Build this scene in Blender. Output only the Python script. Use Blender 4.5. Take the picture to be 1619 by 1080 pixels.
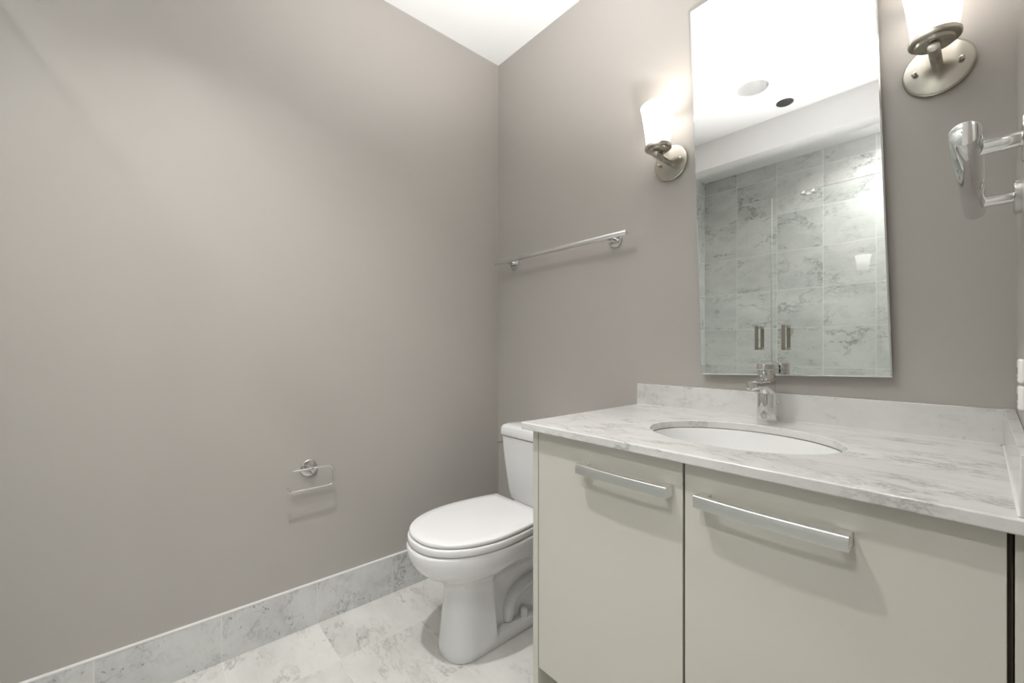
import bpy, bmesh, math, random
from mathutils import Vector, Matrix
random.seed(4)
for o in list(bpy.data.objects):
    bpy.data.objects.remove(o)
SC = bpy.context.scene
COL = SC.collection
R = math.radians
PI = math.pi

# ------------------------------------------------------------ camera, world, exposure
CAM = Vector((1.740, -1.419, 1.073))
cd = bpy.data.cameras.new('camera')
cd.sensor_width = 36.0
cd.lens = 661.0 / 1619.0 * 36.0
cd.shift_y = 11.0 / 1619.0
cd.clip_start = 0.01
cam = bpy.data.objects.new('camera', cd)
COL.objects.link(cam)
cam.location = CAM
cam.rotation_euler = (R(90), 0, R(48.93))
SC.camera = cam

w = bpy.data.worlds.new('world')
SC.world = w
w.use_nodes = True
w.node_tree.nodes['Background'].inputs[0].default_value = (0.9, 0.93, 1.0, 1)
w.node_tree.nodes['Background'].inputs[1].default_value = 0.3

SC.view_settings.view_transform = 'Standard'
SC.view_settings.look = 'None'
SC.view_settings.gamma = 1.0
SC.view_settings.use_curve_mapping = False
SC.view_settings.exposure = -0.04

DOWNLIGHT_W = 10.0
SCONCE_E = 5.0
BULB_W = 2.5
HALL_FILL_E = 2.0
HALL_FILL_W = 5.0
SHOWER_FILL_W = 17.0
FILL_UP_W = 19.5

# room numbers (metres): x=0 left wall, y=0 vanity wall, z=0 floor
W, H = 1.775, 2.59
YS = -1.735          # front of the shower header
YB = -2.504         # shower back wall
XS = 1.60           # shower right wall
DY0, DY1, DZ = -0.86, -1.64, 2.32   # doorway in the right wall

# ------------------------------------------------------------ helpers
def obj(name, bm, mat=None, parent=None, smooth=False, kind=None, bevel=0, seg=2, angle=35, subsurf=0):
    bmesh.ops.recalc_face_normals(bm, faces=bm.faces[:])
    me = bpy.data.meshes.new(name)
    bm.to_mesh(me); bm.free()
    o = bpy.data.objects.new(name, me)
    COL.objects.link(o)
    if mat: me.materials.append(mat)
    if parent: o.parent = parent
    if kind: o['kind'] = kind
    if smooth or bevel:
        for p in me.polygons: p.use_smooth = True
    if bevel:
        b = o.modifiers.new('bevel', 'BEVEL'); b.width = bevel; b.segments = seg
        b.limit_method = 'ANGLE'; b.angle_limit = R(angle); b.harden_normals = True
    if subsurf:
        s = o.modifiers.new('sub', 'SUBSURF'); s.levels = subsurf; s.render_levels = subsurf
    if smooth and not bevel and not subsurf:
        for e in me.edges: pass
        es = [False]*len(me.edges)
        bm2 = bmesh.new(); bm2.from_mesh(me)
        for e in bm2.edges:
            if len(e.link_faces) == 2 and e.calc_face_angle(0) > R(angle): e.smooth = False
        bm2.to_mesh(me); bm2.free()
    return o

def thing(name, label, cat, loc=(0, 0, 0), group=None):
    o = bpy.data.objects.new(name, None)
    COL.objects.link(o)
    o.location = loc
    o.empty_display_size = 0.05
    o['label'] = label; o['category'] = cat
    if group: o['group'] = group
    return o

def tag(o, label, cat, group=None):
    o['label'] = label; o['category'] = cat
    if group: o['group'] = group
    return o

def box(bm, a, b):
    x0, y0, z0 = a; x1, y1, z1 = b
    v = [bm.verts.new(p) for p in ((x0,y0,z0),(x1,y0,z0),(x1,y1,z0),(x0,y1,z0),(x0,y0,z1),(x1,y0,z1),(x1,y1,z1),(x0,y1,z1))]
    for f in ((0,3,2,1),(4,5,6,7),(0,1,5,4),(1,2,6,5),(2,3,7,6),(3,0,4,7)):
        bm.faces.new([v[i] for i in f])
    return bm

def boxes(*pairs):
    bm = bmesh.new()
    for a, b in pairs: box(bm, a, b)
    return bm

def frame_for(d):
    d = Vector(d).normalized()
    u = d.cross(Vector((0, 0, 1)))
    if u.length < 1e-4: u = Vector((1, 0, 0))
    u.normalize()
    return u, d.cross(u).normalized()

def loft(bm, rings, cap0=True, cap1=True, closed=True):
    vs = [[bm.verts.new(p) for p in r] for r in rings]
    n = len(vs[0])
    for a, b in zip(vs[:-1], vs[1:]):
        for i in range(n if closed else n-1):
            j = (i+1) % n
            bm.faces.new((a[i], a[j], b[j], b[i]))
    if cap0: bm.faces.new(list(reversed(vs[0])))
    if cap1: bm.faces.new(vs[-1])
    return vs

def lathe(bm, prof, c=(0,0,0), axis=(0,0,1), n=48, cap0=True, cap1=True, sx=1.0, sy=1.0):
    """prof: (radius, height along axis)"""
    a = Vector(axis).normalized()
    if abs(a.z) > .99: u, v = Vector((1,0,0)), Vector((0,1,0))*(1 if a.z > 0 else -1)
    else: u, v = frame_for(a)
    c = Vector(c)
    rings = [[c + a*h + u*(r*sx*math.cos(2*PI*i/n)) + v*(r*sy*math.sin(2*PI*i/n)) for i in range(n)] for r, h in prof]
    return loft(bm, rings, cap0, cap1)

def cyl(bm, p0, p1, r, n=32, ch=0.0):
    p0, p1 = Vector(p0), Vector(p1); L = (p1-p0).length
    if ch: prof = [(r-ch,0),(r-ch*.3,ch*.3),(r,ch),(r,L-ch),(r-ch*.3,L-ch*.3),(r-ch,L)]
    else: prof = [(r,0),(r,L)]
    lathe(bm, prof, p0, p1-p0, n)
    return bm

def tube(bm, pts, r, n=16, caps=True):
    pts = [Vector(p) for p in pts]
    rings = []
    t0 = (pts[1]-pts[0]).normalized()
    u, v = frame_for(t0)
    for i, p in enumerate(pts):
        if i == 0: t = t0
        elif i == len(pts)-1: t = (pts[-1]-pts[-2]).normalized()
        else: t = ((pts[i]-pts[i-1]).normalized() + (pts[i+1]-pts[i]).normalized()).normalized()
        u = (u - t*u.dot(t)).normalized(); v = t.cross(u)
        rr = r[i] if isinstance(r, (list, tuple)) else r
        rings.append([p + u*(rr*math.cos(2*PI*k/n)) + v*(rr*math.sin(2*PI*k/n)) for k in range(n)])
    loft(bm, rings, caps, caps)
    return bm

def slab_hole(x0, x1, y0, y1, z0, z1, cx, cy, rx, ry, n=96, corner=0.0):
    """rectangular slab with an elliptical hole"""
    angs = [2*PI*i/n for i in range(n)]
    for X in (x0, x1):
        for Y in (y0, y1):
            a = math.atan2(Y-cy, X-cx) % (2*PI)
            k = min(range(len(angs)), key=lambda i: abs(((angs[i]-a+PI) % (2*PI))-PI))
            angs[k] = a
    angs.sort()
    inn, out = [], []
    for a in angs:
        c, s = math.cos(a), math.sin(a)
        # same direction on the ellipse
        t = 1/math.sqrt((c/rx)**2+(s/ry)**2)
        inn.append((cx+t*c, cy+t*s))
        ks = []
        if c > 1e-9: ks.append((x1-cx)/c)
        if c < -1e-9: ks.append((x0-cx)/c)
        if s > 1e-9: ks.append((y1-cy)/s)
        if s < -1e-9: ks.append((y0-cy)/s)
        k = min(ks); out.append((cx+k*c, cy+k*s))
    bm = bmesh.new()
    ti = [bm.verts.new((x,y,z1)) for x,y in inn]; to = [bm.verts.new((x,y,z1)) for x,y in out]
    bi = [bm.verts.new((x,y,z0)) for x,y in inn]; bo = [bm.verts.new((x,y,z0)) for x,y in out]
    m = len(angs)
    for i in range(m):
        j = (i+1) % m
        bm.faces.new((ti[i],to[i],to[j],ti[j])); bm.faces.new((bi[i],bi[j],bo[j],bo[i]))
        bm.faces.new((to[i],bo[i],bo[j],to[j])); bm.faces.new((ti[i],ti[j],bi[j],bi[i]))
    return bm

# ------------------------------------------------------------ materials
class NT:
    def __init__(s, name):
        s.m = bpy.data.materials.new(name); s.m.use_nodes = True
        s.t = s.m.node_tree; s.n = s.t.nodes; s.l = s.t.links
        s.b = s.n['Principled BSDF']
    def node(s, typ, **kw):
        n = s.n.new(typ)
        for k, v in kw.items(): setattr(n, k, v)
        return n
    def link(s, a, b): s.l.new(a, b)
    def math(s, op, a, b=None, clamp=False):
        n = s.node('ShaderNodeMath', operation=op, use_clamp=clamp)
        for i, x in enumerate((a, b)):
            if x is None: continue
            if isinstance(x, (int, float)): n.inputs[i].default_value = x
            else: s.link(x, n.inputs[i])
        return n.outputs[0]
    def ramp(s, fac, stops):
        n = s.node('ShaderNodeValToRGB')
        e = n.color_ramp.elements
        while len(e) < len(stops): e.new(0.5)
        for el, (p, c) in zip(e, stops):
            el.position = p
            el.color = (c, c, c, 1) if isinstance(c, (int, float)) else (*c, 1)
        s.link(fac, n.inputs[0]); return n.outputs[0]
    def mix(s, fac, a, b, blend='MIX'):
        n = s.node('ShaderNodeMix', data_type='RGBA', blend_type=blend)
        for i, x in ((0, fac), (6, a), (7, b)):
            if isinstance(x, (int, float)): n.inputs[i].default_value = x
            elif isinstance(x, tuple): n.inputs[i].default_value = (*x, 1)
            else: s.link(x, n.inputs[i])
        return n.outputs[2]
    def noise(s, vec, scale, detail=2, rough=.5, dist=0.0):
        n = s.node('ShaderNodeTexNoise')
        n.inputs['Scale'].default_value = scale; n.inputs['Detail'].default_value = detail
        n.inputs['Roughness'].default_value = rough; n.inputs['Distortion'].default_value = dist
        if vec is not None: s.link(vec, n.inputs['Vector'])
        return n.outputs['Fac']

def simple(name, col, rough=.5, metal=0.0, spec=.5, coat=0.0, bump=0.0, bscale=200):
    t = NT(name)
    t.b.inputs['Base Color'].default_value = (*col, 1)
    t.b.inputs['Roughness'].default_value = rough
    t.b.inputs['Metallic'].default_value = metal
    t.b.inputs['Specular IOR Level'].default_value = spec
    t.b.inputs['Coat Weight'].default_value = coat
    tc = t.node('ShaderNodeTexCoord')
    if bump:
        nz = t.noise(tc.outputs['Object'], bscale, 3, .6)
        bp = t.node('ShaderNodeBump'); bp.inputs['Strength'].default_value = bump; bp.inputs['Distance'].default_value = .001
        t.link(nz, bp.inputs['Height']); t.link(bp.outputs[0], t.b.inputs['Normal'])
    return t.m

def marble(name, base, vein, rough=.12, scale=1.0, joints=(), grout=(.72,.71,.68), stretch=(1,1,1), veinamt=.75, spots=.5, gw=.0014):
    """joints: list of (axis, period, offset); world metres"""
    t = NT(name)
    tc = t.node('ShaderNodeTexCoord')
    pos = tc.outputs['Object']
    sep = t.node('ShaderNodeSeparateXYZ'); t.link(pos, sep.inputs[0])
    gmask = None; shift = None
    comb = t.node('ShaderNodeCombineXYZ')
    for k, (ax, per, off) in enumerate(joints):
        q = t.math('DIVIDE', t.math('SUBTRACT', sep.outputs[ax], off), per)
        fr = t.math('FRACT', q)
        d = t.math('MINIMUM', fr, t.math('SUBTRACT', 1.0, fr))
        m = t.math('LESS_THAN', d, gw/per)
        gmask = m if gmask is None else t.math('MAXIMUM', gmask, m)
        fl = t.math('MULTIPLY', t.math('FLOOR', q), 7.31 + 3.7*k)
        t.link(fl, comb.inputs[(ax+1) % 3])
    mp = t.node('ShaderNodeVectorMath', operation='MULTIPLY'); t.link(pos, mp.inputs[0]); mp.inputs[1].default_value = stretch
    ad = t.node('ShaderNodeVectorMath', operation='ADD'); t.link(mp.outputs[0], ad.inputs[0]); t.link(comb.outputs[0], ad.inputs[1])
    p = ad.outputs[0]
    rot = t.node('ShaderNodeMapping'); rot.inputs['Rotation'].default_value = (R(25), R(35), R(38)); rot.inputs['Scale'].default_value = (.5, 1.0, .85)
    t.link(p, rot.inputs['Vector']); q_ = rot.outputs[0]
    n1 = t.noise(q_, 4.2*scale, 10, .72, .25)
    v1 = t.math('ABSOLUTE', t.math('SUBTRACT', n1, .5))
    v1 = t.ramp(v1, [(0.0, .85), (.008, .4), (.03, 0.0)])
    msk = t.ramp(t.noise(p, 3.4*scale, 4, .55), [(.44, 0.0), (.64, 1.0)])
    n2 = t.noise(q_, 11*scale, 9, .74, .2)
    v2 = t.ramp(n2, [(.54, 0.0), (.66, .45), (.78, .9)])
    msk2 = t.ramp(t.noise(p, 5.3*scale, 3, .5, .2), [(.42, 0.0), (.66, 1.0)])
    cl = t.ramp(t.noise(q_, 3.5*scale, 10, .66, .15), [(.40, 0.0), (.80, .8)])
    sp = t.ramp(t.noise(p, 34*scale, 3, .6), [(.64, 0.0), (.72, 1.0)])
    sp = t.math('MULTIPLY', sp, t.math('MULTIPLY', msk2, spots))
    a = t.math('MULTIPLY', v1, msk)
    b = t.math('MULTIPLY', v2, msk2)
    tot = t.math('ADD', t.math('ADD', a, b), t.math('ADD', t.math('MULTIPLY', cl, .6), sp))
    tot = t.math('MULTIPLY', tot, veinamt, clamp=True)
    c = t.mix(tot, base, vein)
    if gmask is not None: c = t.mix(gmask, c, grout)
    t.link(c, t.b.inputs['Base Color'])
    if gmask is not None:
        rr = t.math('ADD', t.math('MULTIPLY', gmask, .5), rough); t.link(rr, t.b.inputs['Roughness'])
        bp = t.node('ShaderNodeBump'); bp.inputs['Strength'].default_value = .3; bp.inputs['Distance'].default_value = .001
        bp.invert = True
        t.link(gmask, bp.inputs['Height']); t.link(bp.outputs[0], t.b.inputs['Normal'])
    else: t.b.inputs['Roughness'].default_value = rough
    return t.m

M = {}
M['paint'] = simple('taupe_paint', (.450, .423, .394), .34, spec=.4, bump=.12, bscale=260)
M['ceiling'] = simple('ceiling_paint', (.87, .87, .87), .75, spec=.2)
M['trim'] = simple('white_trim_paint', (.80, .79, .76), .35)
BASE = (.70, .70, .685); VEIN = (.30, .305, .31)
M['counter'] = marble('counter_marble', (.72, .715, .695), (.36, .36, .35), .10, 1.5, (), stretch=(1, 1, 1), veinamt=.95, spots=.6)
M['floor'] = marble('floor_marble', (.74, .73, .70), (.36, .35, .33), .22, 1.2, ((0, .308, .265), (1, .308, -.611)), grout=(.70, .69, .66), veinamt=.95, gw=.0008)
M['base'] = marble('baseboard_marble', (.69, .695, .685), VEIN, .14, 1.7, ((1, .309, -.611),), veinamt=1.05, spots=1.6)
M['base_x'] = marble('baseboard_marble_back', (.69, .695, .685), VEIN, .14, 1.7, ((0, .309, .0),), veinamt=1.05, spots=1.6)
M['tile_xz'] = marble('shower_tile_back', (.66, .665, .65), (.27, .285, .28), .12, 1.3, ((0, .308, .281), (2, .308, .93)), grout=(.74,.75,.73), veinamt=1.25, gw=.0015)
M['tile_yz'] = marble('shower_tile_side', (.66, .665, .65), (.27, .285, .28), .12, 1.3, ((1, .308, -2.19), (2, .308, .93)), grout=(.74,.75,.73), veinamt=1.25, gw=.0015)
M['ceramic'] = simple('white_vitreous_china', (.80, .80, .805), .07, spec=.5, coat=.3)
M['plastic'] = simple('white_seat_plastic', (.82, .82, .82), .16)
M['sink'] = simple('sink_china', (.80, .80, .79), .08)
M['chrome'] = simple('polished_chrome', (.72, .72, .71), .05, 1.0)
M['satin'] = simple('satin_chrome', (.80, .80, .79), .34, 1.0)
M['nickel'] = simple('brushed_nickel', (.52, .495, .44), .26, 1.0)
M['cabinet'] = simple('greige_lacquer', (.60, .58, .525), .14, spec=.5, coat=.2)
M['cabin_edge'] = simple('cabinet_gap', (.12, .09, .06), .6)
M['mirror'] = simple('silvered_mirror', (.915, .922, .915), .003, 1.0)
M['edge'] = simple('polished_glass_edge', (.80, .84, .82), .12, .6)
M['caulk'] = simple('white_caulk', (.78, .78, .76), .4)
M['outlet'] = simple('outlet_white', (.80, .79, .76), .3)
M['slot'] = simple('outlet_slot', (.03, .03, .03), .5)
M['grille'] = simple('dark_grille', (.12, .12, .12), .4, .6)
M['reflector'] = simple('downlight_reflector', (.86, .86, .86), .3, .6)
M['seam'] = simple('dark_seam', (.05, .05, .05), .6)
M['wood'] = simple('hall_floor_oak', (.35, .24, .15), .35)

def emis(name, col, s):
    t = NT(name)
    e = t.node('ShaderNodeEmission'); e.inputs[0].default_value = (*col, 1); e.inputs[1].default_value = s
    t.link(e.outputs[0], t.n['Material Output'].inputs[0]); return t.m
def opal(name, col, s, z0, z1):
    """lit opal glass: hottest around the lamp near the top, dimmer at the foot"""
    t = NT(name)
    tc = t.node('ShaderNodeTexCoord'); sp = t.node('ShaderNodeSeparateXYZ'); t.link(tc.outputs['Object'], sp.inputs[0])
    h = t.math('DIVIDE', t.math('SUBTRACT', sp.outputs[2], z0), z1-z0)
    f = t.ramp(h, [(0.0, .14), (.3, .30), (.6, .9), (1.0, 1.0)])
    t.b.inputs['Base Color'].default_value = (.8, .79, .76, 1); t.b.inputs['Roughness'].default_value = .35
    t.b.inputs['Emission Color'].default_value = (*col, 1)
    t.link(t.math('MULTIPLY', f, s), t.b.inputs['Emission Strength']); return t.m
M['shade'] = opal('lit_opal_glass', (1.0, .955, .90), SCONCE_E, 1.755, 1.90)
M['lamp'] = emis('downlight_lamp', (1.0, .97, .92), 1)
M['dome'] = emis('hall_fill_dome', (1.0, .97, .93), HALL_FILL_E)
M['lens'] = emis('fill_uplight_lens', (1.0, .99, .97), 5.0)
g = NT('clear_shower_glass')
tr = g.node('ShaderNodeBsdfTransparent'); tr.inputs[0].default_value = (.965, .98, .97, 1)
gl = g.node('ShaderNodeBsdfGlossy'); gl.inputs['Roughness'].default_value = 0.0
fr = g.node('ShaderNodeFresnel'); fr.inputs[0].default_value = 1.5
geo = g.node('ShaderNodeNewGeometry')
fac = g.math('MULTIPLY', g.math('MULTIPLY', fr.outputs[0], 1.9), g.math('SUBTRACT', 1.0, geo.outputs['Backfacing']), clamp=True)
mx = g.node('ShaderNodeMixShader'); g.link(fac, mx.inputs[0]); g.link(tr.outputs[0], mx.inputs[1]); g.link(gl.outputs[0], mx.inputs[2])
g.link(mx.outputs[0], g.n['Material Output'].inputs[0])
M['glass'] = g.m
M['glass_rim'] = simple('polished_glass_rim', (.42, .47, .45), .2)

# ------------------------------------------------------------ the room
T = .12
obj('floor', boxes(((-T, YB-T, -.1), (W+T, T, 0))), M['floor'], kind='structure')
DLX, DLY = .825, -1.286
bm = slab_hole(-T, W+T, YS-.06, T, H, H+.03, DLX, DLY, .080, .080)
b2 = slab_hole(-T, W+T, YB-T, YS-.06, H, H+.03, 1.44, -2.14, .080, .080)
me_ = bpy.data.meshes.new('tmp'); b2.to_mesh(me_); b2.free(); bm.from_mesh(me_); bpy.data.meshes.remove(me_)
obj('ceiling', bm, M['ceiling'], kind='structure')
obj('wall_left', boxes(((-T, YS, 0), (0, T, H))), M['paint'], kind='structure')
obj('wall_back', boxes(((0, 0, 0), (W, T, H))), M['paint'], kind='structure')
obj('wall_right', boxes(((W, DY0, 0), (W+T, T, H)), ((W, YS, 0), (W+T, DY1, H)), ((W, DY1, DZ), (W+T, DY0, H))), M['paint'], kind='structure')
obj('wall_front', boxes(((0, YS-.12, 2.391), (XS, YS, H)), ((XS, YS-.12, 0), (W+T, YS, H))), M['ceiling'], kind='structure')
obj('wall_shower_left', boxes(((-T, YB, 0), (0, YS, H))), M['tile_yz'], kind='structure')
obj('wall_shower_back', boxes(((-T, YB-T, 0), (XS+T, YB, H))), M['tile_xz'], kind='structure')
obj('wall_shower_right', boxes(((XS, YB, 0), (XS+T, YS-.12, H))), M['tile_yz'], kind='structure')
obj('trim_1', boxes(((0, YS-.12, 0), (XS, YS, .10))), M['base_x'], kind='structure', bevel=.003)
# marble skirting with a pale polished top edge
BH, BT = .159, .012
bl = obj('baseboard_left', boxes(((0, YS, 0), (BT, 0, BH))), M['base'], kind='structure', bevel=.0015)
obj('top_edge', boxes(((0, YS, BH), (BT+.0005, 0, BH+.004))), M['caulk'], parent=bl)
bb = obj('baseboard_back', boxes(((BT, -BT, 0), (.875, 0, BH))), M['base_x'], kind='structure', bevel=.0015)
obj('top_edge', boxes(((BT, -BT-.0005, BH), (.875, 0, BH+.004))), M['caulk'], parent=bb)
# cased doorway to the hall
cas = []
for ys in ((DY0, DY0+.07), (DY1-.055, DY1)):
    cas.append(((W-.014, min(ys), 0), (W-.0005, max(ys), DZ+.07)))
cas.append(((W-.014, DY1, DZ), (W-.0005, DY0, DZ+.07)))
obj('trim_2', boxes(*cas), M['trim'], kind='structure', bevel=.003)
HX = W+T+1.1
obj('floor_hall', boxes(((W+T, -3.2, -.1), (HX, .3, 0))), M['wood'], kind='structure')
obj('ceiling_hall', boxes(((W+T, -3.2, 2.5), (HX, .3, 2.53))), M['ceiling'], kind='structure')
obj('wall_hall', boxes(((HX, -3.2, 0), (HX+.1, .3, 2.53)), ((W+T, .3, 0), (HX, .4, 2.53)), ((W+T, -3.3, 0), (HX, -3.2, 2.53)),
                       ((W+T, -3.2, 0), (W+T+.01, YS, 2.5)), ((W+T, DY0, 0), (W+T+.01, .3, 2.5))), M['ceiling'], kind='structure')
hl = thing('hall_fill_light', 'added unseen fill light, a white dome on the hall ceiling outside the doorway', 'ceiling light', (W+T+.55, -1.25, 2.5))  # added fixture, out of view: soft fill through the doorway
bm = bmesh.new(); lathe(bm, [(.155, 0), (.155, -.02), (.15, -.022)], n=48); obj('rim', bm, M['nickel'], hl, smooth=True)
bm = bmesh.new(); lathe(bm, [(.148, -.021), (.14, -.05), (.11, -.08), (.06, -.1), (.01, -.105)], n=48); obj('diffuser', bm, M['dome'], hl, smooth=True)

ha = bpy.data.lights.new('hall_fill_beam', 'AREA'); ha.shape = 'DISK'; ha.size = .28; ha.energy = HALL_FILL_W; ha.color = (1, .98, .95)
hb_ = bpy.data.objects.new('hall_fill_beam', ha); COL.objects.link(hb_); hb_.location = (0, 0, -.11); hb_.parent = hl
ul = thing('hall_fill_uplight', 'added unseen fill light in the hall, a black uplight aimed at the bathroom ceiling', 'lamp', (2.12, -1.34, 0))  # added out of view to whiten the ceiling and even out the walls
bm = bmesh.new(); lathe(bm, [(.13, .0005), (.13, .012), (.125, .016), (.02, .02)], n=40); obj('base', bm, M['grille'], ul, smooth=True)
bm = bmesh.new(); cyl(bm, (0, 0, .018), (0, 0, .30), .011, 20); obj('pole', bm, M['grille'], ul, smooth=True)
ax = Vector((-.95, .56, 2.1)).normalized(); hc = Vector((0, 0, .40))
bm = bmesh.new(); lathe(bm, [(.04, -.12), (.12, -.11), (.15, -.05), (.16, .03), (.155, .03), (.148, -.04), (.02, -.05)], hc, ax, 40); obj('fill_housing', bm, M['grille'], ul, smooth=True)
bm = bmesh.new(); lathe(bm, [(.145, -.002), (.145, .002)], hc, ax, 40); obj('lens', bm, M['lens'], ul, smooth=True)
ud = bpy.data.lights.new('fill_uplight_beam', 'AREA'); ud.shape = 'DISK'; ud.size = .28; ud.energy = FILL_UP_W; ud.color = (1, .99, .97); ud.spread = R(54)
uo = bpy.data.objects.new('fill_uplight_beam', ud); COL.objects.link(uo); uo.parent = ul; uo.location = hc + ax*.006
uo.rotation_euler = ax.to_track_quat('-Z', 'Y').to_euler()
# ------------------------------------------------------------ recessed downlight, ceiling disc
dl = thing('recessed_downlight', 'large round recessed downlight with bright reflector in the white ceiling', 'ceiling light', (DLX, DLY, H))
bm = bmesh.new()
lathe(bm, [(.079, .001), (.080, -.0035), (.094, -.0025), (.096, 0)], n=64, cap0=False, cap1=False)
obj('trim_ring', bm, M['trim'], dl, smooth=True)
bm = bmesh.new()
lathe(bm, [(.0785, .0), (.074, .03), (.062, .075), (.045, .115), (.045, .118)], n=64, cap0=False, cap1=True)
obj('reflector', bm, M['reflector'], dl, smooth=True)
bm = bmesh.new(); lathe(bm, [(.042, .114), (.04, .108), (.02, .102), (.004, .101)], n=48); obj('bulb', bm, M['lamp'], dl, smooth=True)
ld = bpy.data.lights.new('downlight_beam', 'AREA'); ld.shape = 'DISK'; ld.size = .075; ld.energy = DOWNLIGHT_W; ld.color = (1, .985, .96); ld.spread = R(108)
lo = bpy.data.objects.new('downlight_beam', ld); COL.objects.link(lo); lo.location = (0, 0, .028); lo.parent = dl
sl = dl.copy(); COL.objects.link(sl)
for ch in list(dl.children):
    c = ch.copy(); COL.objects.link(c); c.parent = sl
    if c.type == 'LIGHT': c.data = c.data.copy(); c.data.energy = SHOWER_FILL_W; c.location = (0, 0, .03); c.data.size = .11; c.data.spread = R(180)
sl.location = (1.44, -2.14, H); sl['label'] = 'added unseen fill light in the shower ceiling, a copy of the recessed downlight'  # added copy, unseen: fills the shower tiles and the room with light
sd = thing('ceiling_grille', 'small dark round perforated disc in the ceiling beside the downlight', 'vent', (.902, -1.593, H))
bm = bmesh.new(); lathe(bm, [(.046, 0), (.046, -.003), (.043, -.005)], n=48, cap0=True, cap1=True); obj('rim', bm, M['grille'], sd, smooth=True)
bm = bmesh.new()
for i in range(-6, 7):
    for j in range(-6, 7):
        x, y = i*.0062, j*.0062
        if x*x+y*y < .04**2: cyl(bm, (x, y, -.0045), (x, y, -.0062), .0018, 8)
obj('perforations', bm, M['seam'], sd)

# ------------------------------------------------------------ shower doors
GY, GZ0, GZ1, JX = -1.775, .105, 2.074, .774
def pull(parent, x, zc):
    for s, nm in ((1, 'handle'), (-1, 'handle')):
        bm = bmesh.new()
        y0 = GY + s*.005; y1 = GY + s*.050; y2 = GY + s*.056
        box(bm, (x-.011, min(y1,y2), zc-.081), (x+.011, max(y1,y2), zc+.081))
        for z in (zc-.072, zc+.072):
            box(bm, (x-.011, min(y0,y1)+(.0005 if s>0 else 0), z-.009), (x+.011, max(y0,y1)-(0 if s>0 else .0005), z+.009))
        o = obj(nm, bm, M['nickel'], parent, bevel=.0008)
def gdoor(x0, x1, hx, hside, label):
    d = thing('shower_door', label, 'shower door', ((x0+x1)/2, GY, GZ0))
    c = Vector(d.location)
    p = obj('glass_panel', boxes(((x0, GY-.005, GZ0), (x1, GY+.005, GZ1))), M['glass'], None)
    p.data.materials.append(M['glass_rim'])
    for f in p.data.polygons:
        if abs(f.normal.y) < .5: f.material_index = 1
    parts = [p]
    for z in (.35, 1.85):
        e = x0 if hside < 0 else x1
        a, b = (e, e+.05) if hside < 0 else (e-.05, e)
        parts.append(obj('hinge', boxes(((a, GY+.0052, z-.045), (b, GY+.012, z+.045)), ((a, GY-.012, z-.045), (b, GY-.0052, z+.045))), M['nickel'], None, bevel=.001))
    n0 = set(COL.objects)
    pull(None, hx, 1.144)
    parts += [o for o in COL.objects if o not in n0]
    for o in parts: o.parent = d; o.location = -c
    return d
gdoor(.008, JX-.001, .700, -1, 'clear glass shower door hinged at the left tiled wall, with rectangular pull')
gdoor(JX+.001, XS-.008, .857, 1, 'clear glass shower door with a small double hook over its top edge')
hk = thing('double_hook', 'small chrome double robe hook hung over the top of the glass shower door', 'hook', (.985, GY, GZ1))
bm = bmesh.new()
box(bm, (-.034, .0058, -.032), (.034, .0078, -.018))
for x in (-.026, .026):
    box(bm, (x-.004, .0058, -.02), (x+.004, .0078, .0025)); box(bm, (x-.004, -.0078, .0010), (x+.004, .0078, .0028)); box(bm, (x-.004, -.0078, -.02), (x+.004, -.0058, .0025))
obj('bracket', bm, M['chrome'], hk)
for x in (-.026, .026):
    bm = bmesh.new(); lathe(bm, [(.005, .006), (.005, .026), (.011, .029), (.012, .034), (.009, .038), (.002, .039)], (x, 0, -.025), (0, 1, 0), 24); obj('peg', bm, M['chrome'], hk, smooth=True)

# ------------------------------------------------------------ vanity
VX0, VX1, VF = .875, 1.775, -.585
CT0, CT1 = .842, .862
van = thing('vanity_cabinet', 'glossy greige two door bathroom vanity cabinet under the marble countertop', 'cabinet', (0, 0, 0))
obj('side_panel', boxes(((VX0, VF, .0), (VX0+.020, -.001, CT0-.001))), M['cabinet'], van, bevel=.0008)
obj('filler_strip', boxes(((1.7595, VF, .0), (VX1-.001, VF+.02, CT0-.001))), M['cabinet'], van, bevel=.0008)
obj('carcass', boxes(((VX0+.021, VF+.022, .171), (1.7585, -.001, .189)), ((VX0+.021, -.013, .19), (1.7585, -.001, CT0-.03)), ((1.7405, VF+.022, .19), (1.7585, -.014, CT0-.001)), ((1.3135, VF+.0225, .19), (1.3315, VF+.04, CT0-.001)), ((VX0+.021, VF+.0225, .70), (1.7400, VF+.035, CT0-.001))), M['cabin_edge'], van)
obj('toe_kick', boxes(((VX0+.021, VF+.075, .001), (1.7585, VF+.09, .169))), M['cabinet'], van)
def vdoor(x0, x1, h0, h1):
    d = obj('door', boxes(((x0, VF, .1705), (x1, VF+.019, CT0-.003))), M['cabinet'], van, bevel=.0012)
    # arched bar handle: flat face, slightly thicker belly
    bm = bmesh.new(); n = 24; rings = []
    for i in range(n+1):
        u = i/n; x = h0+(h1-h0)*u
        s = math.sin(PI*u)
        yf = VF-.034-.003*s; yb = VF-.019-.001*s
        zt = .7865-.0008*s; zb = .7630+.0006*s
        rings.append([(x, yb, zt), (x, yf+.0035, zt), (x, yf+.0020, zt-.0012), (x, yf+.0006, zt-.0060), (x, yf, zt-.0100), (x, yf, zb), (x, yb, zb)])
    loft(bm, rings)
    for a, b in ((h0, h0+.022), (h1-.022, h1)):
        box(bm, (a+.0002, VF-.0205, .7633), (b-.0002, VF-.0003, .7862))
    obj('handle', bm, M['satin'], d, bevel=.0007)
vdoor(VX0+.0225, 1.3200, 1.060, 1.300)
vdoor(1.3248, 1.7530, 1.357, 1.598)

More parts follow.
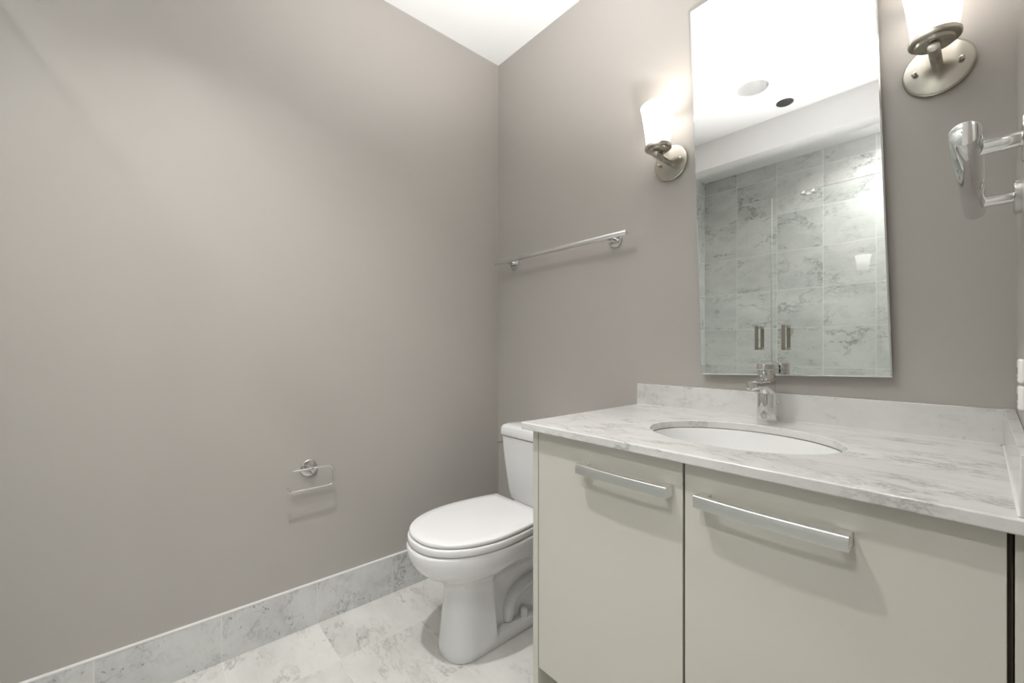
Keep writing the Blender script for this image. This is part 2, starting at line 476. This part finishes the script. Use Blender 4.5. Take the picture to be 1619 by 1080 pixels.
SKX, SKY, SRX, SRY = 1.328, -.325, .212, .172
ct = obj('countertop', slab_hole(.850, 1.7745, -.610, -.0005, CT0, CT1, SKX, SKY, SRX, SRY, 128), M['counter'], bevel=.003, seg=3)
tag(ct, 'white and grey veined marble countertop with oval sink cutout on the vanity', 'countertop')
bs = obj('backsplash', boxes(((.856, -.020, CT1+.0003), (1.7745, -.0005, .941))), M['counter'], bevel=.0015)
tag(bs, 'long marble backsplash strip along the wall under the mirror', 'backsplash')
obj('caulk_bead', boxes(((.856, -.0225, CT1+.0002), (1.753, -.0195, CT1+.0022))), M['caulk'], bs)
def prism(outline, z0, z1):
    bm = bmesh.new(); loft(bm, [[(x, y, z0) for x, y in outline], [(x, y, z1) for x, y in outline]]); return bm
ss = obj('backsplash', prism([(1.7570, -.0205), (1.7745, -.0205), (1.7745, -.600), (1.7632, -.600)], CT1+.0003, .941), M['counter'], bevel=.0012)
tag(ss, 'short marble side splash against the right wall at the countertop end', 'backsplash')
obj('caulk_bead', prism([(1.7550, -.0230), (1.7572, -.0230), (1.7632, -.600), (1.7612, -.600)], CT1+.0002, CT1+.0020), M['caulk'], ss)

# undermount sink
sk = thing('sink', 'oval white undermount sink bowl set below the marble countertop', 'sink', (SKX, SKY, CT0))
bm = bmesh.new()
prof_in = [(1.03, -.0012), (1.0, -.0012), (.985, -.008), (.965, -.03), (.92, -.065), (.83, -.10), (.68, -.128), (.45, -.143), (.2, -.15), (.11, -.152)]
prof_out = [(.11, -.165), (.45, -.158), (.70, -.144), (.88, -.11), (.97, -.07), (1.02, -.03), (1.03, -.012)]
N = 96
rings = [[(SRX*k*math.cos(2*PI*i/N), SRY*k*math.sin(2*PI*i/N), z) for i in range(N)] for k, z in prof_in+prof_out]
loft(bm, rings+[rings[0]], False, False)
bmesh.ops.remove_doubles(bm, verts=bm.verts[:], dist=1e-6)
obj('bowl', bm, M['sink'], sk, smooth=True, angle=60)
bm = bmesh.new(); lathe(bm, [(.030, -.1525), (.030, -.1495), (.026, -.1485), (.022, -.151), (.004, -.151)], (0,0,0)); obj('drain', bm, M['chrome'], sk, smooth=True)

# ------------------------------------------------------------ faucet
FX, FY = 1.318, -.088
fa = thing('faucet', 'polished chrome single lever faucet behind the sink bowl', 'faucet', (FX, FY, CT1))
def ering(cx, cy, z, rx, ry, n=40, tilt=0.0, p=2.0):
    out = []
    for i in range(n):
        a = 2*PI*i/n; c, s = math.cos(a), math.sin(a)
        x = rx*abs(c)**(2/p)*(1 if c >= 0 else -1); y = ry*abs(s)**(2/p)*(1 if s >= 0 else -1)
        out.append((cx+x, cy+y, z+tilt*y))
    return out
bm = bmesh.new()
loft(bm, [ering(0,0,z,rx,ry) for z,rx,ry in ((.0003,.0240,.0260),(.002,.0245,.0265),(.03,.0240,.0260),(.07,.0236,.0256),(.110,.0234,.0254),(.1235,.0234,.0254),(.125,.0225,.0245))])
obj('body', bm, M['chrome'], fa, smooth=True)
bm = bmesh.new(); rings = []
for u in [i/24 for i in range(25)]:
    y = -.010 - .1085*u
    top = .1245 - .002*u
    bot = .066 + .034*min(1, u/.45)**.55 if u < .45 else .100
    hw = .0215 - .0035*min(1, u*1.6)
    if u > .84: hw *= math.sqrt(max(.03, 1-((u-.84)/.165)**2))
    zc, hh = (top+bot)/2, (top-bot)/2
    rings.append([(p[0], y, zc+p[1]) for p in [(hw*math.copysign(abs(math.cos(2*PI*i/40))**.6, math.cos(2*PI*i/40)), hh*math.copysign(abs(math.sin(2*PI*i/40))**.6, math.sin(2*PI*i/40))) for i in range(40)]])
loft(bm, rings)
obj('spout', bm, M['chrome'], fa, smooth=True, angle=55)
bm = bmesh.new(); lathe(bm, [(.0138, -.002), (.0145, .001), (.0145, .007), (.0130, .009), (.0118, .0070), (.003, .0070)], (0, -.099, .101), (0, -.12, -1), 32); obj('aerator', bm, M['satin'], fa, smooth=True)
bm = bmesh.new(); lathe(bm, [(.0222, .1252), (.0222, .127), (.0235, .1275), (.0235, .150), (.0225, .1512)], n=40); obj('cartridge_housing', bm, M['chrome'], fa, smooth=True)
N = 48
def leverring(z, k):
    out = []
    for i in range(N):
        a = 2*PI*i/N; x = .0245*k*math.sin(a); y = .0245*k*math.cos(a)
        if y < 0: y *= 1.42
        out.append((x, y, z))
    return out
bm = bmesh.new()
loft(bm, [leverring(z, k) for z, k in ((.1515,.97),(.1525,1.0),(.1655,1.0),(.1670,.985),(.1675,.95))])
obj('lever', bm, M['chrome'], fa, smooth=True)
bm = bmesh.new()
lathe(bm, [(.0080, .0), (.0080, .012), (.0072, .0145), (.005, .0155), (.002, .0157)], (0, -.018, .139), (0, -1, .0), 28, sy=1.25)
obj('grub_screw_boss', bm, M['chrome'], fa, smooth=True)
bm = bmesh.new(); cyl(bm, (0, .031, .0004), (0, .031, .050), .0028, 16); tube(bm, [(0, .031, .046), (.006, .036, .052), (.018, .040, .055)], [.0035, .0035, .0045], 16)
obj('drain_rod', bm, M['chrome'], fa, smooth=True)

# ------------------------------------------------------------ mirror (hung slightly crooked, 1.75 degrees)
mw, mh = .477, 1.236
mi = thing('wall_mirror', 'tall frameless rectangular mirror hung slightly crooked above the vanity', 'mirror', (1.101, -.0005, .9865))
mi.rotation_euler = (0, R(-1.75), 0)
obj('backing', boxes(((.03, -.018, .03), (mw-.03, 0, mh-.03))), M['trim'], mi)
# polished glass slab with narrow bevel
bm = bmesh.new()
b = .0032
rings = [[(x0, y, z0), (x1, y, z0), (x1, y, z1), (x0, y, z1)] for (x0, x1, z0, z1, y) in
         ((0, mw, 0, mh, -.0182), (0, mw, 0, mh, -.0225))]
loft(bm, rings, True, False)
loft(bm, [rings[1], [(b, -.0245, b), (mw-b, -.0245, b), (mw-b, -.0245, mh-b), (b, -.0245, mh-b)]], False, False)
bmesh.ops.remove_doubles(bm, verts=bm.verts[:], dist=1e-6)
obj('glass_edge', bm, M['edge'], mi)
bm = bmesh.new(); bm.faces.new([bm.verts.new(p) for p in ((b, -.0245, b), (mw-b, -.0245, b), (mw-b, -.0245, mh-b), (b, -.0245, mh-b))])
bm.faces.new([bm.verts.new(p) for p in ((b, -.0240, b), (b, -.0240, mh-b), (mw-b, -.0240, mh-b), (mw-b, -.0240, b))])
obj('mirror_face', bm, M['mirror'], mi)

# ------------------------------------------------------------ sconces
def sconce(x, label):
    zc = 1.737
    s = thing('wall_sconce', label, 'wall lamp', (x, 0, zc), 'brushed nickel sconces flanking the mirror')
    bm = bmesh.new(); lathe(bm, [(.061, .0003), (.062, .003), (.062, .009), (.060, .0115), (.057, .0125), (.004, .013)], (0,0,0), (0,-1,0), 64)
    obj('backplate', bm, M['nickel'], s, smooth=True)
    for sx in (-.040, .040):
        bm = bmesh.new(); lathe(bm, [(.004, .0125), (.004, .018), (.0052, .0185), (.0052, .0215), (.003, .023)], (sx, 0, 0), (0,-1,0), 20); obj('screw', bm, M['nickel'], s, smooth=True)
    bm = bmesh.new(); cyl(bm, (0, -.012, 0), (0, -.116, 0), .0105, 40, .0008); obj('arm', bm, M['nickel'], s, smooth=True, angle=50)
    bm = bmesh.new(); cyl(bm, (0, -.094, .008), (0, -.094, .022), .007, 24)
    lathe(bm, [(.008, .012), (.030, .0125), (.033, .014), (.034, .018), (.0345, .0205), (.042, .021), (.044, .023), (.044, .030), (.0425, .032), (.039, .032), (.039, .026), (.010, .025)], (0, -.094, 0), (0,0,1), 64)
    obj('shade_holder', bm, M['nickel'], s, smooth=True, angle=40)
    bm = bmesh.new()
    z0, z1 = .026, .168
    prof = [(.002, z0+.001), (.036, z0+.001), (.0385, z0+.006), (.042, z0+.04), (.0475, z0+.085), (.053, z0+.12), (.0575, z1-.001), (.0565, z1), (.0545, z1-.001), (.050, z0+.12), (.044, z0+.085), (.039, z0+.04), (.035, z0+.01), (.002, z0+.008)]
    lathe(bm, prof, (0, -.094, 0), (0,0,1), 64)
    pl = bpy.data.lights.new('sconce_bulb', 'POINT'); pl.energy = BULB_W; pl.color = (1, .95, .89); pl.shadow_soft_size = .018
    po = bpy.data.objects.new('sconce_bulb', pl); COL.objects.link(po); po.location = (0, -.094, .080); po.parent = s
    sh = obj('shade', bm, M['shade'], s, smooth=True, angle=60)
    return s
def opal_fix():
    # shade height range in the shade's own coordinates
    t = M['shade'].node_tree
    for n in t.nodes:
        if n.type == 'MATH' and n.operation == 'SUBTRACT': n.inputs[1].default_value = .026
        if n.type == 'MATH' and n.operation == 'DIVIDE': n.inputs[1].default_value = .142
opal_fix()
sconce(.985, 'lit white glass and brushed nickel sconce left of the mirror, beside the towel bar')
sconce(1.656, 'lit white glass and brushed nickel sconce right of the mirror, near the right wall')

# ------------------------------------------------------------ towel bars and paper holder
def rosette(bm, c, ax, r=.030):
    lathe(bm, [(r, .0003), (r, .008), (r-.0015, .0095), (r-.004, .010), (.002, .0102)], c, ax, 48)
tb = thing('towel_bar', 'long chrome towel bar on the vanity wall above the toilet', 'towel bar', (.443, 0, 1.507))
def post(parent, c, out, L, r=.0085):
    bm = bmesh.new(); rosette(bm, c, out); obj('rosette', bm, M['chrome'], parent, smooth=True)
    bm = bmesh.new(); c = Vector(c); o = Vector(out); cyl(bm, c+o*.0095, c+o*L, r, 32); obj('post', bm, M['chrome'], parent, smooth=True)
for x in (.138-.443, .748-.443): post(tb, (x, 0, 0), (0, -1, 0), .058)
bm = bmesh.new(); cyl(bm, (.050-.443, -.062, .003), (.838-.443, -.062, .003), .010, 40, .0012); obj('bar', bm, M['satin'], tb, smooth=True, angle=50)
hb = thing('towel_bar', 'short chrome hand towel bar on the right wall beside the mirror', 'towel bar', (W, -.417, 1.342))
for y in (-.575+.417, -.258+.417): post(hb, (0, y, 0), (-1, 0, 0), .052, .0095)
bm = bmesh.new(); cyl(bm, (-.057, -.648+.417, 0), (-.057, -.190+.417, 0), .0150, 48, .001); obj('bar', bm, M['chrome'], hb, smooth=True, angle=50)

ph = thing('toilet_paper_holder', 'empty chrome wire toilet paper holder on the left wall', 'toilet paper holder', (0, -.9485, .612))
bm = bmesh.new(); rosette(bm, (0, 0, 0), (1, 0, 0), .031); obj('rosette', bm, M['chrome'], ph, smooth=True)
bm = bmesh.new(); cyl(bm, (.0095, 0, .003), (.052, 0, .003), .0065, 32, .0008); obj('post', bm, M['chrome'], ph, smooth=True, angle=50)
bm = bmesh.new()
X, y0, y1, zt, zb, rr = .045, -.068, .078, .005, -.071, .017
pts = [(X, y0, zt), (X, y0+.05, zt), (X, y1-rr, zt)]
for k in range(1, 7): a = R(15*k); pts.append((X, y1-rr+rr*math.sin(a), zt-rr+rr*math.cos(a)))
pts.append((X, y1, (zt+zb)/2))
for k in range(0, 7): a = R(15*k); pts.append((X, y1-rr+rr*math.cos(a), zb+rr-rr*math.sin(a)))
pts.append((X, y0+.04, zb)); pts.append((X, y0-.003, zb))
for k in range(1, 6): a = R(15*k); pts.append((X, y0-.003-.012*math.sin(a), zb+.012-.012*math.cos(a)))
pts.append((X, y0-.0155, zb+.020))
tube(bm, pts, .0040, 16); obj('wire_loop', bm, M['chrome'], ph, smooth=True, angle=60)

# ------------------------------------------------------------ electrical outlet on right wall
ou = thing('electrical_outlet', 'white double electrical outlet on the right wall above the side splash', 'outlet', (W, -.50, 1.023))
obj('cover_plate', boxes(((-.0045, -.035, -.0575), (-.0002, .035, .0575))), M['outlet'], ou, bevel=.0025)
for z in (.0185, -.0185):
    p = obj('receptacle', boxes(((-.0115, -.0165, z-.0170), (-.0046, .0165, z+.0170))), M['outlet'], ou, bevel=.004, seg=3)
    obj('slots', boxes(((-.0117, -.008, z-.004), (-.0114, -.0065, z+.005)), ((-.0117, .0065, z-.004), (-.0114, .008, z+.005)), ((-.0117, -.002, z-.011), (-.0114, .002, z-.008))), M['slot'], p)

# ------------------------------------------------------------ toilet
TX = .488
to = thing('toilet', 'white two piece elongated toilet with closed lid in the corner beside the vanity', 'toilet', (TX, -.45, 0))
OY = .45
NP = 34
def half_col(yf, wc, Ln, ycb, wr, yb):
    pts = []
    for k in range(13):
        a = PI/2*k/12
        pts.append((wc*math.sin(a)**.85, yf + Ln*(1-math.cos(a)**.9 if k < 12 else 1)))
    for k in range(1, 6): pts.append((wc, yf+Ln+(ycb-yf-Ln)*k/5))
    for k in range(1, 5): pts.append((wc+(wr-wc)*k/4, ycb+.012*k/4))
    m = NP-len(pts)
    for k in range(1, m+1):
        f = k/m
        pts.append((wr if f < 1 else wr*.9, ycb+.012+(yb-ycb-.012)*f))
    return pts
def half_egg(yf, yb, hw, hb, ym, nf=.88):
    """front half ellipse of half-width hw to y=ym, then narrowing to hb at the back"""
    pts = []
    n1 = 20
    for k in range(n1):
        a = PI/2*k/(n1-1)
        pts.append((hw*math.sin(a)**nf, ym-(ym-yf)*math.cos(a)))
    m = NP-n1
    for k in range(1, m+1):
        f = k/m
        w = hb+(hw-hb)*math.cos(PI/2*f)**.8 if f < 1 else hb
        pts.append((w, ym+(yb-ym)*f))
    return pts
def ring(h, z, dz=None):
    r = [(x, y+OY, z) for x, y in h] + [(-x, y+OY, z) for x, y in reversed(h[1:])]
    return r
def lerp(a, b, f): return [(p[0]*(1-f)+q[0]*f, p[1]*(1-f)+q[1]*f) for p, q in zip(a, b)]
bm = bmesh.new(); rings = []
YBK = -.10
eg = lambda s, yf, yb=-.22: half_egg(yf, yb, .182*s, .130*s, -.50)
def wr(z): return .060 if z > .1 else .060
c0 = lambda yf, wc, ycb, w=.055: half_col(yf, wc, .085, ycb, w, YBK)
rings.append(ring(c0(-0.644, .087, -0.473, .0855), .0005))
rings.append(ring(c0(-0.647, .090, -0.472, .0885), .006))
rings.append(ring(c0(-0.645, .0885, -0.472, .087), .030))
rings.append(ring(c0(-0.643, .0875, -0.472, .082), .040))
rings.append(ring(c0(-0.642, .087, -0.472, .052), .047))
rings.append(ring(c0(-.637, .083, -0.476, .048), .10))
rings.append(ring(c0(-.631, .080, -0.480, .046), .16))
rings.append(ring(c0(-.626, .079, -0.483, .048), .22))
cA = c0(-.626, .080, -0.483, .052)
E = [eg(.985, -.752), eg(1.01, -.764)]
rings.append(ring(lerp(cA, E[0], .06), .250))
rings.append(ring(lerp(cA, E[0], .22), .272))
rings.append(ring(lerp(cA, E[0], .48), .292))
rings.append(ring(lerp(cA, E[0], .74), .312))
rings.append(ring(lerp(cA, E[0], .92), .334))
rings.append(ring(E[0], .352))
rings.append(ring(lerp(E[0], E[1], .7), .375))
rings.append(ring(E[1], .396))
rings.append(ring(eg(1.005, -.762), .402))
rings.append(ring(eg(.985, -.757), .4045))
loft(bm, rings)
obj('bowl', bm, M['ceramic'], to, smooth=True, angle=50)
# trapway bulges either side and bolt caps
bm = bmesh.new()
for s in (-1, 1):
    path = [(s*.040, -.392+OY, .035), (s*.041, -.392+OY, .08), (s*.041, -.380+OY, .118), (s*.040, -.345+OY, .150), (s*.038, -.29+OY, .163), (s*.036, -.22+OY, .163), (s*.032, -.15+OY, .13), (s*.03, -.12+OY, .06)]
    tube(bm, path, .031, 24)
obj('trapway', bm, M['ceramic'], to, smooth=True, subsurf=1)
for s in (-1, 1):
    bm = bmesh.new(); lathe(bm, [(.0145, .040), (.0145, .066), (.013, .071), (.008, .075), (.001, .076)], (s*.066, -.325+OY, 0), n=28); obj('bolt_cap', bm, M['plastic'], to, smooth=True)
# deck behind the bowl carrying the tank
bm = bmesh.new()
def rrect(cx, cy, hw, hd, z, r, n=6):
    out = []
    for qx, qy, a0 in ((1,1,0),(-1,1,90),(-1,-1,180),(1,-1,270)):
        for k in range(n+1):
            a = R(a0+90*k/n); out.append((cx+qx*(hw-r)+r*math.cos(a), cy+qy*(hd-r)+r*math.sin(a), z))
    return out
loft(bm, [rrect(0, -.165+OY, hw, hd, z, .03) for z, hw, hd in ((.17,.055,.09),(.26,.075,.115),(.33,.115,.13),(.37,.135,.14),(.399,.14,.14))])
obj('tank_deck', bm, M['ceramic'], to, smooth=True)
# seat ring + lid
def slabegg(z0, z1, s, yf, yb, hb, bev=.004, dome=0.0):
    e = lambda k, dy: half_egg(yf+dy, yb-dy*.5, .181*s*k, hb*k, -.515)
    bm = bmesh.new()
    rs = [ring(e(.985, .003), z0), ring(e(1, 0), z0+bev*.8), ring(e(1, 0), z1-bev), ring(e(.992, .0015), z1-bev*.35), ring(e(.975, .005), z1)]
    if dome:
        for k in (.85, .6, .3, .05):
            h = [(p[0]*k, (p[1]+.51)*k-.51) for p in e(.975, .005)]
            rs.append(ring(h, z1+dome*(1-k*k)))
    loft(bm, rs); return bm
obj('seat', slabegg(.4085, .4325, 1.022, -.758, -.285, .150, .004), M['plastic'], to, smooth=True, angle=60)
obj('lid', slabegg(.4355, .4495, 1.01, -.752, -.285, .150, .0045, dome=.004), M['plastic'], to, smooth=True, angle=60)
for x in (-.075, .075):
    bm = bmesh.new(); cyl(bm, (x-.022, -.272+OY, .425), (x+.022, -.272+OY, .425), .012, 24, .002); box(bm, (x-.018, -.284+OY, .4045), (x+.018, -.26+OY, .42)); obj('hinge', bm, M['plastic'], to, smooth=True)
for s in (-1, 1):
    bm = bmesh.new(); box(bm, (s*.14-.012, -.56+OY, .4046), (s*.14+.012, -.53+OY, .4086)); obj('seat_bumper', bm, M['plastic'], to)
bm = bmesh.new(); box(bm, (-.012, -.752+OY, .4046), (.012, -.745+OY, .4084)); obj('seat_bumper', bm, M['plastic'], to)
# tank and its lid
bm = bmesh.new()
def tr_(z, hw, yf, r=.03): return rrect(0, (yf-.015)/2+OY, hw, (-.015-yf)/2, z, r)
loft(bm, [tr_(.4, .172, -.190), tr_(.41, .182, -.196), tr_(.44, .188, -.200), tr_(.55, .206, -.206), tr_(.62, .216, -.209), tr_(.68, .222, -.210)])
obj('tank', bm, M['ceramic'], to, smooth=True, angle=50)
bm = bmesh.new()
loft(bm, [tr_(.6815, .219, -.208, .03), tr_(.6835, .226, -.214, .03), tr_(.690, .228, -.216, .03), tr_(.718, .226, -.214, .03), tr_(.728, .219, -.207, .03), tr_(.733, .205, -.193, .03), tr_(.735, .15, -.15, .03)])
obj('tank_lid', bm, M['ceramic'], to, smooth=True, angle=60)
bm = bmesh.new(); cyl(bm, (-.2135, -.165+OY, .645), (-.2235, -.165+OY, .645), .010, 24, .002); tube(bm, [(-.226, -.162+OY, .645), (-.227, -.185+OY, .6445), (-.227, -.215+OY, .644)], [.0045, .004, .0045], 16)
obj('flush_lever', bm, M['chrome'], to, smooth=True)
